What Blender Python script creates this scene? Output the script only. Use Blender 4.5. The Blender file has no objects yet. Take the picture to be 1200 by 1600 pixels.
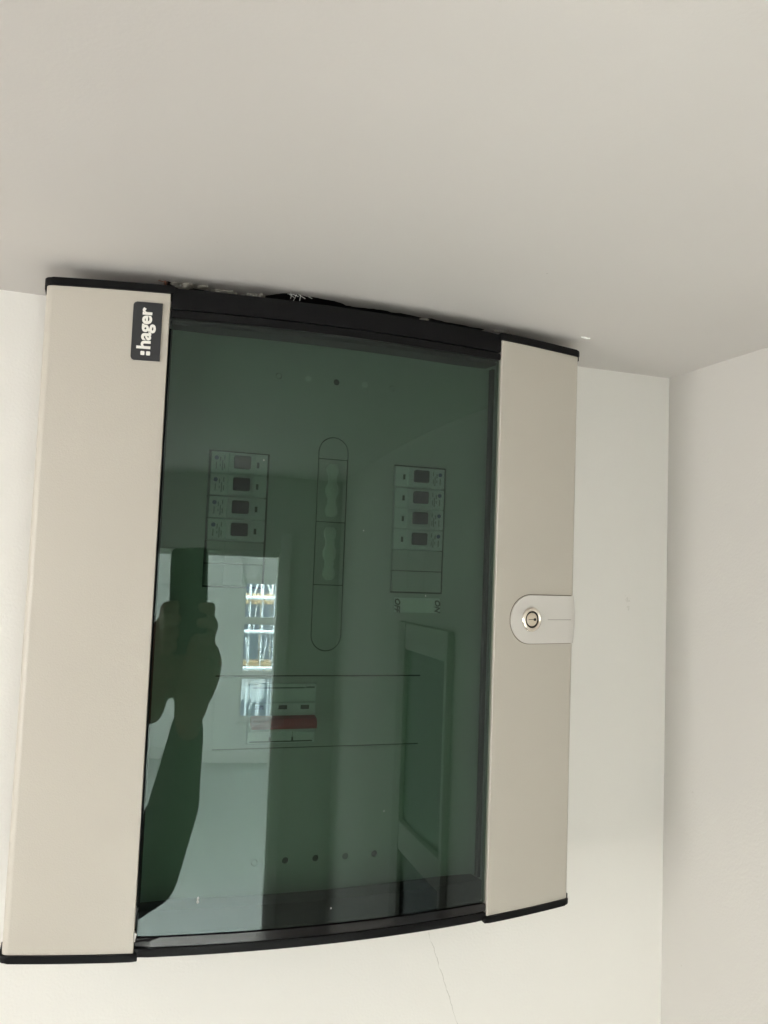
import bpy, bmesh, math, random
from mathutils import Vector, Matrix
random.seed(7)
S = bpy.context.scene
COL = S.collection

# ------------------------------------------------------------------ camera
CAM = Vector((.0430, -.7535, -.2223))           # ceiling is z = 0, meter wall is y = 0
YAW, PITCH, ROLL = .3313, .0727, .03774
def cam_basis():
    cy, sy, cp, sp = math.cos(YAW), math.sin(YAW), math.cos(PITCH), math.sin(PITCH)
    f = Vector((sy*cp, cy*cp, sp)); r = Vector((cy, -sy, 0)); u = r.cross(f)
    c, s = math.cos(ROLL), math.sin(ROLL)
    return f, c*r + s*u, -s*r + c*u
FWD, RGT, UPV = cam_basis()
cd = bpy.data.cameras.new('camera'); co = bpy.data.objects.new('camera', cd); COL.objects.link(co)
cd.sensor_fit = 'HORIZONTAL'; cd.sensor_width = 36; cd.lens = 36*1320/1200
cd.clip_start = .01; cd.clip_end = 200
m = Matrix((RGT, UPV, -FWD)).transposed().to_4x4(); m.translation = CAM
co.matrix_world = m
S.camera = co

# ------------------------------------------------------------------ light
w = bpy.data.worlds.new('World'); S.world = w; w.use_nodes = True
bg = w.node_tree.nodes['Background']; bg.inputs[0].default_value = (.86, .94, 1, 1); bg.inputs[1].default_value = 44.0
w.cycles.sampling_method = 'NONE'
def area(name, loc, rot, sx, sy, power, color):
    l = bpy.data.lights.new(name, 'AREA'); l.shape = 'RECTANGLE'; l.size = sx; l.size_y = sy
    l.energy = power; l.color = color
    o = bpy.data.objects.new(name, l); COL.objects.link(o); o.location = loc; o.rotation_euler = rot
    return o
RYW = -8.8
# added unseen lamps, no windows there: bright room beside the doorway, lobby's left side
area('room_fill_light', (-1.95, -1.63, -.85), (math.radians(-90), 0, 0), 1.9, 1.9, 450, (1, .99, .965))
area('room_fill_light', (1.65, -1.63, -.85), (math.radians(-90), 0, 0), 1.7, 1.9, 350, (1, .99, .965))
area('side_fill_light', (-1.15, -.62, -.44), (0, math.radians(-90), math.radians(18)), .8, .8, 20.5, (1, .985, .95))  # lamp added just off the left wall, no opening behind it
area('outdoor_light', (.5, RYW+.2, 2.7), (math.radians(-35), 0, 0), 4., 1.5, 9000, (.93, .97, 1))
S.view_settings.view_transform = 'Standard'; S.view_settings.look = 'None'
S.view_settings.exposure = .10; S.view_settings.gamma = 1; S.view_settings.use_curve_mapping = False
S.cycles.use_denoising = True
S.cycles.max_bounces = 14; S.cycles.diffuse_bounces = 7; S.cycles.glossy_bounces = 6
S.cycles.transparent_max_bounces = 16; S.cycles.caustics_reflective = False; S.cycles.caustics_refractive = False

# ------------------------------------------------------------------ materials
def new_mat(name):
    mt = bpy.data.materials.new(name); mt.use_nodes = True
    return mt, mt.node_tree, mt.node_tree.nodes['Principled BSDF']
def N(t, kind, **kw):
    n = t.nodes.new(kind)
    for k, v in kw.items():
        if k in n.inputs: n.inputs[k].default_value = v
        else: setattr(n, k, v)
    return n
def mat(name, col, rough=.5, var=.0, vscale=8, bump=0., bscale=400, metal=0., spec=.5, rvar=0., coat=0.):
    mt, t, p = new_mat(name)
    p.inputs['Base Color'].default_value = (*col, 1); p.inputs['Roughness'].default_value = rough
    p.inputs['Metallic'].default_value = metal; p.inputs['Specular IOR Level'].default_value = spec
    if coat: p.inputs['Coat Weight'].default_value = coat; p.inputs['Coat Roughness'].default_value = .12
    tc = N(t, 'ShaderNodeTexCoord')
    if var or rvar:
        n = N(t, 'ShaderNodeTexNoise', Scale=vscale, Detail=6., Roughness=.6); t.links.new(tc.outputs['Object'], n.inputs['Vector'])
    if var:
        r = N(t, 'ShaderNodeMix', data_type='RGBA')
        r.inputs[6].default_value = (*[c*(1-var) for c in col], 1); r.inputs[7].default_value = (*[min(1, c*(1+var)) for c in col], 1)
        t.links.new(n.outputs[0], r.inputs[0]); t.links.new(r.outputs[2], p.inputs['Base Color'])
    if rvar:
        mr = N(t, 'ShaderNodeMapRange'); mr.inputs[1].default_value = .3; mr.inputs[2].default_value = .7
        mr.inputs[3].default_value = rough-rvar; mr.inputs[4].default_value = rough+rvar
        t.links.new(n.outputs[0], mr.inputs[0]); t.links.new(mr.outputs[0], p.inputs['Roughness'])
    if bump:
        nb = N(t, 'ShaderNodeTexNoise', Scale=bscale, Detail=3.); t.links.new(tc.outputs['Object'], nb.inputs['Vector'])
        b = N(t, 'ShaderNodeBump', Strength=bump, Distance=.002); t.links.new(nb.outputs[0], b.inputs['Height'])
        t.links.new(b.outputs[0], p.inputs['Normal'])
    return mt

def paint(name, col, crack=None, scuffs=(), bump=.16):
    """emulsion paint: roller stipple, trowel unevenness, faint dirt, optional hairline crack"""
    mt, t, p = new_mat(name); L = t.links.new
    p.inputs['Roughness'].default_value = .75; p.inputs['Specular IOR Level'].default_value = .3
    tc = N(t, 'ShaderNodeTexCoord')
    n1 = N(t, 'ShaderNodeTexNoise', Scale=3.2, Detail=8., Roughness=.62); L(tc.outputs['Object'], n1.inputs['Vector'])
    n2 = N(t, 'ShaderNodeTexNoise', Scale=420., Detail=2.); L(tc.outputs['Object'], n2.inputs['Vector'])
    n3 = N(t, 'ShaderNodeTexNoise', Scale=38., Detail=4.); L(tc.outputs['Object'], n3.inputs['Vector'])
    mx = N(t, 'ShaderNodeMix', data_type='RGBA')
    mx.inputs[6].default_value = (*[c*.965 for c in col], 1); mx.inputs[7].default_value = (*[c*1.03 for c in col], 1)
    L(n1.outputs[0], mx.inputs[0]); out = mx.outputs[2]
    # rare tiny specks
    v = N(t, 'ShaderNodeTexVoronoi', Scale=26.); L(tc.outputs['Object'], v.inputs['Vector'])
    lt = N(t, 'ShaderNodeMath', operation='LESS_THAN'); lt.inputs[1].default_value = .022; L(v.outputs['Distance'], lt.inputs[0])
    wn = N(t, 'ShaderNodeSeparateColor'); L(v.outputs['Color'], wn.inputs[0])
    gt = N(t, 'ShaderNodeMath', operation='GREATER_THAN'); gt.inputs[1].default_value = .86; L(wn.outputs[0], gt.inputs[0])
    mu = N(t, 'ShaderNodeMath', operation='MULTIPLY'); L(lt.outputs[0], mu.inputs[0]); L(gt.outputs[0], mu.inputs[1])
    mh = N(t, 'ShaderNodeMath', operation='MULTIPLY'); mh.inputs[1].default_value = .35; L(mu.outputs[0], mh.inputs[0])
    sp = N(t, 'ShaderNodeMix', data_type='RGBA'); sp.inputs[7].default_value = (.25, .23, .2, 1)
    L(mh.outputs[0], sp.inputs[0]); L(out, sp.inputs[6]); out = sp.outputs[2]
    hsum = N(t, 'ShaderNodeMath', operation='ADD'); L(n2.outputs[0], hsum.inputs[0]); L(n3.outputs[0], hsum.inputs[1])
    height = hsum.outputs[0]
    sx = N(t, 'ShaderNodeSeparateXYZ'); L(tc.outputs['Object'], sx.inputs[0])
    def M(op, a, b):
        q = N(t, 'ShaderNodeMath', operation=op)
        for i, s in enumerate((a, b)):
            if isinstance(s, (int, float)): q.inputs[i].default_value = s
            else: L(s, q.inputs[i])
        return q.outputs[0]
    if crack:                                       # (x0, z0, dx/dz, z_end)
        x0, z0, k, z1 = crack
        nc = N(t, 'ShaderNodeTexNoise', Scale=90., Detail=5.); L(tc.outputs['Object'], nc.inputs['Vector'])
        line = M('ADD', M('MULTIPLY', M('SUBTRACT', sx.outputs[2], z0), k), x0)
        wob = M('MULTIPLY', M('SUBTRACT', nc.outputs[0], .5), .006)
        d = M('ABSOLUTE', M('SUBTRACT', M('SUBTRACT', sx.outputs[0], line), wob), 0)
        wd = M('MULTIPLY', M('SUBTRACT', nc.outputs[0], .30), .0016)
        msk = M('MULTIPLY', M('LESS_THAN', d, wd), M('LESS_THAN', sx.outputs[2], z0))
        msk = M('MULTIPLY', msk, M('GREATER_THAN', sx.outputs[2], z1))
        cm = N(t, 'ShaderNodeMix', data_type='RGBA'); cm.inputs[7].default_value = (.33, .31, .27, 1)
        L(M('MULTIPLY', msk, .5), cm.inputs[0]); L(out, cm.inputs[6]); out = cm.outputs[2]
        height = M('SUBTRACT', height, M('MULTIPLY', msk, 3.))
    ns = N(t, 'ShaderNodeTexNoise', Scale=260., Detail=4.); L(tc.outputs['Object'], ns.inputs['Vector'])
    for ax, c0, cz, ra, rz in scuffs:                # small rubbed marks
        da = M('DIVIDE', M('SUBTRACT', sx.outputs[ax], c0), ra); dz = M('DIVIDE', M('SUBTRACT', sx.outputs[2], cz), rz)
        fall = M('SUBTRACT', 1., M('ADD', M('MULTIPLY', da, da), M('MULTIPLY', dz, dz)))
        msk = M('MULTIPLY', M('GREATER_THAN', fall, 0.), M('GREATER_THAN', M('ADD', ns.outputs[0], M('MULTIPLY', fall, .12)), .60))
        cm = N(t, 'ShaderNodeMix', data_type='RGBA'); cm.inputs[7].default_value = (.36, .33, .29, 1)
        L(M('MULTIPLY', msk, .22), cm.inputs[0]); L(out, cm.inputs[6]); out = cm.outputs[2]
    L(out, p.inputs['Base Color'])
    b = N(t, 'ShaderNodeBump', Strength=bump, Distance=.0012); L(height, b.inputs['Height']); L(b.outputs[0], p.inputs['Normal'])
    return mt

def glass_mat(name, tint, f0, gloss=(1, 1, 1)):
    """thin tinted sheet: Schlick reflection over tinted see-through"""
    mt = bpy.data.materials.new(name); mt.use_nodes = True; t = mt.node_tree; L = t.links.new
    t.nodes.remove(t.nodes['Principled BSDF']); o = t.nodes['Material Output']
    lw = N(t, 'ShaderNodeLayerWeight', Blend=.5)
    pw = N(t, 'ShaderNodeMath', operation='POWER'); pw.inputs[1].default_value = 5; L(lw.outputs['Facing'], pw.inputs[0])
    ma = N(t, 'ShaderNodeMath', operation='MULTIPLY_ADD'); ma.inputs[1].default_value = 1-f0; ma.inputs[2].default_value = f0; L(pw.outputs[0], ma.inputs[0])
    tr = N(t, 'ShaderNodeBsdfTransparent'); tr.inputs[0].default_value = (*tint, 1)
    gl = N(t, 'ShaderNodeBsdfGlossy'); gl.inputs[0].default_value = (*gloss, 1); gl.inputs['Roughness'].default_value = 0.0
    mx = N(t, 'ShaderNodeMixShader'); L(ma.outputs[0], mx.inputs[0]); L(tr.outputs[0], mx.inputs[1]); L(gl.outputs[0], mx.inputs[2])
    L(mx.outputs[0], o.inputs['Surface'])
    return mt
def clear_mat(name, tint):
    mt = bpy.data.materials.new(name); mt.use_nodes = True; t = mt.node_tree
    t.nodes.remove(t.nodes['Principled BSDF'])
    tr = N(t, 'ShaderNodeBsdfTransparent'); tr.inputs[0].default_value = (*tint, 1)
    t.links.new(tr.outputs[0], t.nodes['Material Output'].inputs['Surface'])
    return mt

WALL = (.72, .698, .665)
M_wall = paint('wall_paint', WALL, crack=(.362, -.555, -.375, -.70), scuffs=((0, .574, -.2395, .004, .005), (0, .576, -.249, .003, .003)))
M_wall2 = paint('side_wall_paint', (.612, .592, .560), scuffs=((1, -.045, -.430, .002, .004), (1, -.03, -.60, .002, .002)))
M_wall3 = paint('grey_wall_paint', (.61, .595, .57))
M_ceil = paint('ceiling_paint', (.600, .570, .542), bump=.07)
M_room = mat('room_paint', (.78, .79, .77), .8, var=.03, vscale=2)
M_floor = mat('screed', (.72, .74, .73), .7, var=.08, vscale=3, bump=.2, bscale=60)
M_trim = mat('gloss_trim', (.72, .72, .70), .35, var=.02)
M_beige = mat('beige_powder_coat', (.438, .405, .354), .42, var=.012, vscale=5, bump=.10, bscale=900, rvar=.05)
M_beige2 = mat('beige_lock_plastic', (.56, .535, .505), .40, var=.01, bump=.05, bscale=1200)
M_black = mat('black_plastic', (.006, .006, .0065), .45, var=.25, vscale=30, bump=.06, bscale=900, spec=.10)
M_gloss = mat('black_gloss_frame', (.006, .006, .0065), .12, var=.2, vscale=20, spec=.4)
M_badge = mat('badge_charcoal', (.022, .023, .026), .4, var=.1, vscale=50)
M_white = mat('white_print', (.80, .78, .73), .5)
M_fascia = mat('fascia_grey', (.60, .60, .58), .5, var=.03, vscale=6, bump=.05, bscale=700)
M_fascia2 = mat('fascia_plug', (.80, .80, .77), .5, var=.02)
M_dark = mat('dark_void', (.01, .01, .01), .8)
M_shell = mat('enclosure_steel', (.30, .29, .26), .5, var=.03)
M_mcb = mat('breaker_grey', (.82, .83, .84), .45, var=.03, vscale=60)
M_toggle = mat('toggle_dark', (.014, .015, .019), .55, spec=.08)
M_ind = mat('indicator_black', (.01, .01, .01), .5, spec=.1)
M_blue = mat('blue_print', (.03, .06, .30), .5)
M_print = mat('grey_print', (.16, .16, .17), .5)
M_red = mat('red_toggle', (.50, .010, .010), .45, spec=.2)
M_cover = mat('busbar_cover', (.58, .58, .56), .35)
M_knob = mat('busbar_knob', (.90, .89, .86), .35, var=.05)
M_lab = mat('label_white', (.92, .94, .92), .5)
M_ink = mat('ink', (.02, .02, .02), .6)
M_chrome = mat('lock_chrome', (.86, .80, .72), .25, metal=1.)
M_chrome2 = mat('lock_face', (.78, .70, .60), .36, metal=1.)
M_plaster = mat('plaster_crumb', (.36, .34, .30), .9, var=.2, vscale=80, bump=.6, bscale=200)
M_brown = mat('rust_smudge', (.20, .09, .06), .9)
M_fibre = mat('glass_fibre', (.85, .85, .82), .4)
M_glass = glass_mat('green_tinted_glass', (.200, .270, .221), .053, (.83, .985, .985))
M_glass_in = clear_mat('green_tinted_glass_body', (.92, .97, .94))
M_pane = glass_mat('clear_pane', (.96, .98, .97), .010)
M_dpane = glass_mat('dark_pane', (.35, .38, .37), .06)

# ------------------------------------------------------------------ mesh helpers
def finish(bm, name, material, parent=None, smooth=35, loc=None):
    bmesh.ops.recalc_face_normals(bm, faces=bm.faces)
    for f in bm.faces: f.smooth = True
    lim = math.radians(smooth)
    for e in bm.edges:
        e.smooth = len(e.link_faces) == 2 and e.calc_face_angle(0) < lim
    me = bpy.data.meshes.new(name); bm.to_mesh(me); bm.free()
    for mm in (material if isinstance(material, (list, tuple)) else [material]): me.materials.append(mm)
    o = bpy.data.objects.new(name, me); COL.objects.link(o)
    if parent: o.parent = parent
    if loc: o.location = loc
    return o
def box(bm, x0, x1, y0, y1, z0, z1, bev=0., seg=2):
    vs = [bm.verts.new((x, y, z)) for x in (x0, x1) for y in (y0, y1) for z in (z0, z1)]
    fs = [bm.faces.new([vs[i] for i in q]) for q in ((0,1,3,2), (4,6,7,5), (0,4,5,1), (2,3,7,6), (0,2,6,4), (1,5,7,3))]
    if bev:
        es = list({e for f in fs for e in f.edges})
        bmesh.ops.bevel(bm, geom=es, offset=bev, segments=seg, profile=.5, affect='EDGES')
    return bm
def prism(bm, pts, a0, a1, axis='z', bev=0., seg=2):
    """closed 2D outline extruded along an axis; pts are (x,y) for z, (x,z) for y"""
    def P(p, a): return (p[0], p[1], a) if axis == 'z' else ((p[0], a, p[1]) if axis == 'y' else (a, p[0], p[1]))
    A = [bm.verts.new(P(p, a0)) for p in pts]; B = [bm.verts.new(P(p, a1)) for p in pts]; n = len(pts)
    fs = [bm.faces.new(A), bm.faces.new(list(reversed(B)))]
    for i in range(n): fs.append(bm.faces.new((A[i], B[i], B[(i+1) % n], A[(i+1) % n])))
    if bev:
        es = list(fs[0].edges) + list(fs[1].edges)
        bmesh.ops.bevel(bm, geom=es, offset=bev, segments=seg, profile=.5, affect='EDGES', clamp_overlap=True)
    return bm
def circle(cx, cy, r, n=20): return [(cx+r*math.cos(2*math.pi*i/n), cy+r*math.sin(2*math.pi*i/n)) for i in range(n)]
def rect(x0, x1, z0, z1): return [(x0, z0), (x1, z0), (x1, z1), (x0, z1)]
def rrect(x0, x1, z0, z1, r, n=5):
    o = []
    for cx, cz, a in ((x1-r, z1-r, 0), (x0+r, z1-r, 90), (x0+r, z0+r, 180), (x1-r, z0+r, 270)):
        for i in range(n+1):
            t = math.radians(a + 90*i/n); o.append((cx+r*math.cos(t), cz+r*math.sin(t)))
    return o
def stadium(cx, z0, z1, r, n=12):
    o = []
    for i in range(n+1): t = math.pi*i/n; o.append((cx+r*math.cos(t), z1-r+r*math.sin(t)))
    for i in range(n+1): t = math.pi+math.pi*i/n; o.append((cx+r*math.cos(t), z0+r+r*math.sin(t)))
    return o
def plate(name, outer, holes, y0, y1, material, parent, bev=0.):
    """flat plate in the x-z plane with real openings"""
    cu = bpy.data.curves.new(name, 'CURVE'); cu.dimensions = '2D'; cu.fill_mode = 'BOTH'
    cu.extrude = (y1-y0)/2
    if bev: cu.bevel_depth = bev; cu.bevel_resolution = 1; cu.extrude = (y1-y0)/2-bev; cu.offset = -bev
    for pts in [outer]+holes:
        s = cu.splines.new('POLY'); s.points.add(len(pts)-1); s.use_cyclic_u = True
        for q, p in zip(s.points, pts): q.co = (p[0], p[1], 0, 1)
    tmp = bpy.data.objects.new('tmp', cu); COL.objects.link(tmp)
    me = bpy.data.meshes.new_from_object(tmp.evaluated_get(bpy.context.evaluated_depsgraph_get()))
    bpy.data.objects.remove(tmp); bpy.data.curves.remove(cu)
    me.transform(Matrix.Translation((0, (y0+y1)/2, 0)) @ Matrix.Rotation(math.radians(90), 4, 'X'))
    bm = bmesh.new(); bm.from_mesh(me); bpy.data.meshes.remove(me)
    bmesh.ops.remove_doubles(bm, verts=bm.verts, dist=1e-6)
    return finish(bm, name, material, parent)
def text_mesh(s, size, depth=.0003, bold=0., shear=0.):
    cu = bpy.data.curves.new('t', 'FONT'); cu.body = s; cu.size = size; cu.extrude = depth; cu.offset = bold; cu.shear = shear
    cu.align_x = 'CENTER'; cu.align_y = 'CENTER'; cu.resolution_u = 4
    tmp = bpy.data.objects.new('tmp', cu); COL.objects.link(tmp)
    me = bpy.data.meshes.new_from_object(tmp.evaluated_get(bpy.context.evaluated_depsgraph_get()))
    bpy.data.objects.remove(tmp); bpy.data.curves.remove(cu)
    return me
def empty(name, loc=(0, 0, 0)):
    o = bpy.data.objects.new(name, None); COL.objects.link(o); o.location = loc; o.empty_display_size = .05; return o
def tag(o, label, cat, group=None):
    o['label'] = label; o['category'] = cat
    if group: o['group'] = group
    return o
def struct(o): o['kind'] = 'structure'; return o
def copy_tree(o, parent=None):
    c = o.copy(); COL.objects.link(c)
    if parent: c.parent = parent
    for ch in list(o.children): copy_tree(ch, c)
    return c

# ------------------------------------------------------------------ setting: lobby, doorway, bright room beyond
FZ = -2.3                       # floor
XR, XL, YB = .623, -1.20, -1.50  # right wall, left wall, rear wall face
DX0, DX1, DZ = -.30, .322, -.180   # doorway
bm = bmesh.new(); box(bm, XL-.1, XR+.1, 0, .1, FZ, .3)
struct(finish(bm, 'back_wall', M_wall))
bm = bmesh.new(); box(bm, XR, XR+.1, YB-.1, 0, FZ, .3)
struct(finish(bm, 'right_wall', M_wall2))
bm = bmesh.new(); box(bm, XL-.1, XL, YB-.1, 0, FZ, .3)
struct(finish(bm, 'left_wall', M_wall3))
bm = bmesh.new()
prism(bm, [(XL, FZ), (DX0, FZ), (DX0, DZ), (DX1, DZ), (DX1, FZ), (XR, FZ), (XR, 0), (XL, 0)], YB-.1, YB, 'y')
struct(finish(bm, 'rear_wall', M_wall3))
# ceiling with a ragged break where the board was let in
edge = [(.083, -.080), (.088, -.083), (.094, -.079), (.100, -.0755), (.110, -.0745), (.122, -.0725), (.134, -.073), (.146, -.076), (.158, -.078),
        (.166, -.083), (.172, -.090), (.178, -.095), (.186, -.0965), (.194, -.0945), (.202, -.0955), (.212, -.0935), (.220, -.0935), (.228, -.0905),
        (.2325, -.0865), (.241, -.0862), (.252, -.0872), (.262, -.0885), (.272, -.0862), (.285, -.0868), (.298, -.0835), (.310, -.0845), (.325, -.0805),
        (.340, -.0800), (.355, -.0765), (.368, -.0760), (.380, -.0785), (.388, -.0755)]
random.seed(3)
fine = []
for (a, b) in zip(edge[:-1], edge[1:]):
    for k in range(3):
        t = k/3; fine.append((a[0]+(b[0]-a[0])*t, a[1]+(b[1]-a[1])*t+random.uniform(-.0007, .0007)))
fine.append(edge[-1])
hole = fine + [(.386, -.060), (.38, -.012), (.09, -.012), (.085, -.060)]
cu_out = [(XL, YB), (XR, YB), (XR, 0), (XL, 0)]
def hplate(name, outer, holes, z0, z1, material):
    o = plate(name, outer, holes, z0, z1, material, None)
    # plate() lays x-y outlines in the x-z plane: turn back to horizontal
    o.data.transform(Matrix(((1, 0, 0, 0), (0, 0, 1, 0), (0, 1, 0, 0), (0, 0, 0, 1))))
    bm = bmesh.new(); bm.from_mesh(o.data); bmesh.ops.recalc_face_normals(bm, faces=bm.faces); bm.to_mesh(o.data); bm.free()
    return o
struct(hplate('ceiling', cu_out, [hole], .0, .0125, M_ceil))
bm = bmesh.new()                                 # dark void above the break
box(bm, .02, .46, -.16, -.001, .0135, .13)
void = finish(bm, 'ceiling_void', M_dark); struct(void)
bm = bmesh.new(); box(bm, XL, XR, YB, 0, FZ-.1, FZ); struct(finish(bm, 'floor', mat('lobby_floor', (.16, .14, .12), .6, var=.15, vscale=5)))
# room beyond
RX0, RX1, RY = -3.0, 2.6, -8.8
bm = bmesh.new(); box(bm, RX0, RX1, RY, YB-.1, FZ-.1, FZ-.002); struct(finish(bm, 'room_floor', M_floor))
bm = bmesh.new(); box(bm, RX0, RX1, RY, YB-.1, .3, .4); struct(finish(bm, 'room_ceiling', M_room))
bm = bmesh.new(); box(bm, RX0-.1, RX0, RY, YB-.1, FZ, .3); struct(finish(bm, 'room_left_wall', M_room))
bm = bmesh.new(); box(bm, RX1, RX1+.1, RY, YB-.1, FZ, .3); struct(finish(bm, 'room_right_wall', M_room))
bm = bmesh.new(); box(bm, RX0, XL-.1, YB-.1, YB-.002, FZ, .3); struct(finish(bm, 'room_near_wall', M_room))
bm = bmesh.new(); box(bm, XR+.1, RX1, YB-.1, YB-.002, FZ, .3); struct(finish(bm, 'room_near_wall', M_room))
WX0, WX1, WZ0, WZ1 = .11, 1.30, -1.88, -.33
struct(plate('room_far_wall', rect(RX0, RX1, FZ, .3), [rect(WX0, WX1, WZ0, WZ1)], RY-.2, RY, M_room, None))
bm = bmesh.new(); box(bm, RX0+.002, RX1-.002, RY, RY+.018, FZ-.002, FZ+.12, .004); struct(finish(bm, 'skirting_board', M_trim))
bm = bmesh.new(); box(bm, RX0+.002, WX0-.06, RY+.001, RY+.25, -.42, .29, .004); struct(finish(bm, 'boxed_beam', M_room))

# door lining of the doorway
dl = empty('door_lining', (DX1, YB, FZ))
tag(dl, 'white painted door lining round the opening into the bright room', 'door frame')
def part(parent, name, material, fn, smooth=35):
    bm = bmesh.new(); fn(bm); o = finish(bm, name, material, None, smooth)
    o.parent = parent; o.matrix_parent_inverse = Matrix.Translation(parent.location).inverted()
    return o
part(dl, 'jamb', M_trim, lambda b: box(b, DX1-.014, DX1-.001, YB-.105, YB+.004, FZ, DZ-.001, .002))
part(dl, 'jamb', M_trim, lambda b: box(b, DX0+.001, DX0+.014, YB-.105, YB+.004, FZ, DZ-.001, .002))
part(dl, 'head', M_trim, lambda b: box(b, DX0+.0145, DX1-.0145, YB-.105, YB+.004, DZ-.014, DZ-.001, .002))
part(dl, 'architrave', M_trim, lambda b: box(b, DX1-.006, DX1+.045, YB+.0045, YB+.018, FZ, DZ+.045, .004))
part(dl, 'architrave', M_trim, lambda b: box(b, DX0-.045, DX0+.006, YB+.0045, YB+.018, FZ, DZ+.045, .004))

# window of the bright room and what stands outside
wn = empty('sash_window', (WX0, RY, WZ0))
tag(wn, 'tall white window with three stacked panes in the bright room', 'window')
fw = .05
part(wn, 'stile', M_trim, lambda b: box(b, WX0+.001, WX0+fw, RY-.12, RY-.06, WZ0+.001, WZ1-.001, .004))
part(wn, 'stile', M_trim, lambda b: box(b, WX1-fw, WX1-.001, RY-.12, RY-.06, WZ0+.001, WZ1-.001, .004))
for z0, z1 in ((WZ0+.001, WZ0+.06), (-1.42, -1.34), (-.83, -.75), (WZ1-.06, WZ1-.001)):
    part(wn, 'rail', M_trim, lambda b: box(b, WX0+fw+.001, WX1-fw-.001, RY-.12, RY-.06, z0, z1, .004))
for z0, z1 in ((WZ0+.06, -1.42), (-1.34, -.83), (-.75, WZ1-.06)):
    part(wn, 'pane', M_pane, lambda b: box(b, WX0+fw, WX1-fw, RY-.092, RY-.088, z0, z1))
part(wn, 'sill', M_trim, lambda b: box(b, WX0-.05, WX1+.05, RY-.05, RY+.09, WZ0-.035, WZ0-.001, .006))

M_steel = mat('galvanised_tube', (.75, .77, .78), .5, var=.1, vscale=10)
M_plank = mat('scaffold_board', (.42, .29, .17), .8, var=.25, vscale=6)
M_brick = mat('far_facade', (.055, .060, .070), .9, var=.5, vscale=2)
M_sheet = mat('white_sheeting', (.80, .84, .88), .6, var=.03)
def tube(bm, a, b, r, n=10, r2=None):
    a, b = Vector(a), Vector(b); d = (b-a).normalized()
    u = d.orthogonal().normalized(); v = d.cross(u); r2 = r if r2 is None else r2
    A = [bm.verts.new(a+r*(u*math.cos(t)+v*math.sin(t))) for t in [2*math.pi*i/n for i in range(n)]]
    B = [bm.verts.new(b+r2*(u*math.cos(t)+v*math.sin(t))) for t in [2*math.pi*i/n for i in range(n)]]
    bm.faces.new(A); bm.faces.new(list(reversed(B)))
    for i in range(n): bm.faces.new((A[i], B[i], B[(i+1) % n], A[(i+1) % n]))
    return bm
GZ = -5.5
sc = empty('scaffold', (.6, RY-1.2, GZ)); tag(sc, 'scaffold of steel tubes with timber decks outside the window', 'scaffold')
for x in (-.5, .30, .66, 1.02, 1.9):
    for y in (RY-.9, RY-2.1):
        part(sc, 'standard', M_steel, lambda b: tube(b, (x, y, GZ), (x, y, 1.2), .024))
for z in (-.62, -1.02, -1.45, -.05):
    part(sc, 'ledger', M_steel, lambda b: tube(b, (-1., RY-.88, z+.05), (2.6, RY-.88, z+.05), .024))
for x0, x1, z0, z1 in ((.35, .75, -.60, -.1), (.95, .55, -.60, -.1), (.4, 1.0, -1.9, -1.3), (1.4, 1.0, -1.9, -1.3), (.5, .42, -.6, -1.0), (.24, .36, -.6, -1.0), (.7, .84, -1.43, -1.05), (.3, .22, -1.43, -1.05)):
    part(sc, 'brace', M_steel, lambda b: tube(b, (x0, RY-1., z0), (x1, RY-1., z1), .020))
for z in (-.63, -1.44):
    for k in range(4):
        part(sc, 'deck_board', M_plank, lambda b: box(b, -1., 2.6, RY-2.1+.27*k, RY-1.86+.27*k, z-.02, z+.02, .004))
    part(sc, 'toe_board', M_plank, lambda b: box(b, -1., 2.6, RY-1.0, RY-.965, z-.01, z+.11, .003))
bm = bmesh.new(); box(bm, -9, 9, RY-8.2, RY-8, GZ, 3.5)
fc = empty('far_building', (0, RY-8, GZ)); tag(fc, 'dark building standing behind the scaffold outside the window', 'building')
ob = finish(bm, 'wall', M_brick, None); ob.parent = fc; ob.matrix_parent_inverse = Matrix.Translation(fc.location).inverted()
bm = bmesh.new()
pr = []
for i in range(19):
    x = -.2+1.05*i/18; pr.append((x, -1.83+.035*math.sin(i*1.9)))
pr += [(.85, -1.52), (.8, -1.485), (.5, -1.45), (.22, -1.43), (.05, -1.47), (-.2, -1.5)]
prism(bm, pr, RY-1.30, RY-1.27, 'y', .006)
tag(finish(bm, 'white_sheeting', M_sheet), 'white sheeting hanging outside behind the lowest window pane', 'sheet')
bm = bmesh.new(); box(bm, -30, 30, RY-40, RY-.25, GZ-.1, GZ); struct(finish(bm, 'ground', M_floor))

# framed internal window on the right wall (seen only as a reflection)
iw = empty('internal_window', (XR, -.60, -1.0)); tag(iw, 'white framed internal window with dark panes on the side wall', 'window')
y0, y1 = -.745, -.485
M_iw = mat('worn_frame_paint', (.42, .41, .385), .7, var=.06)
X0 = XR-.022
for a, b_ in ((y0, y0+.045), (y1-.012, y1)):
    part(iw, 'stile', M_iw, lambda b: box(b, X0, XR-.001, a, b_, -1.0, -.298, .003))
for z0, z1 in ((-.340, -.298), (-.648, -.604), (-1.0, -.955)):
    part(iw, 'rail', M_iw, lambda b: box(b, X0+.001, XR-.001, y0+.0455, y1-.0125, z0, z1, .003))
for z0, z1 in ((-.604, -.340), (-.955, -.648)):
    part(iw, 'pane', M_gloss, lambda b: box(b, XR-.008, XR-.003, y0+.0455, y1-.0125, z0+.0005, z1-.0005))

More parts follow.
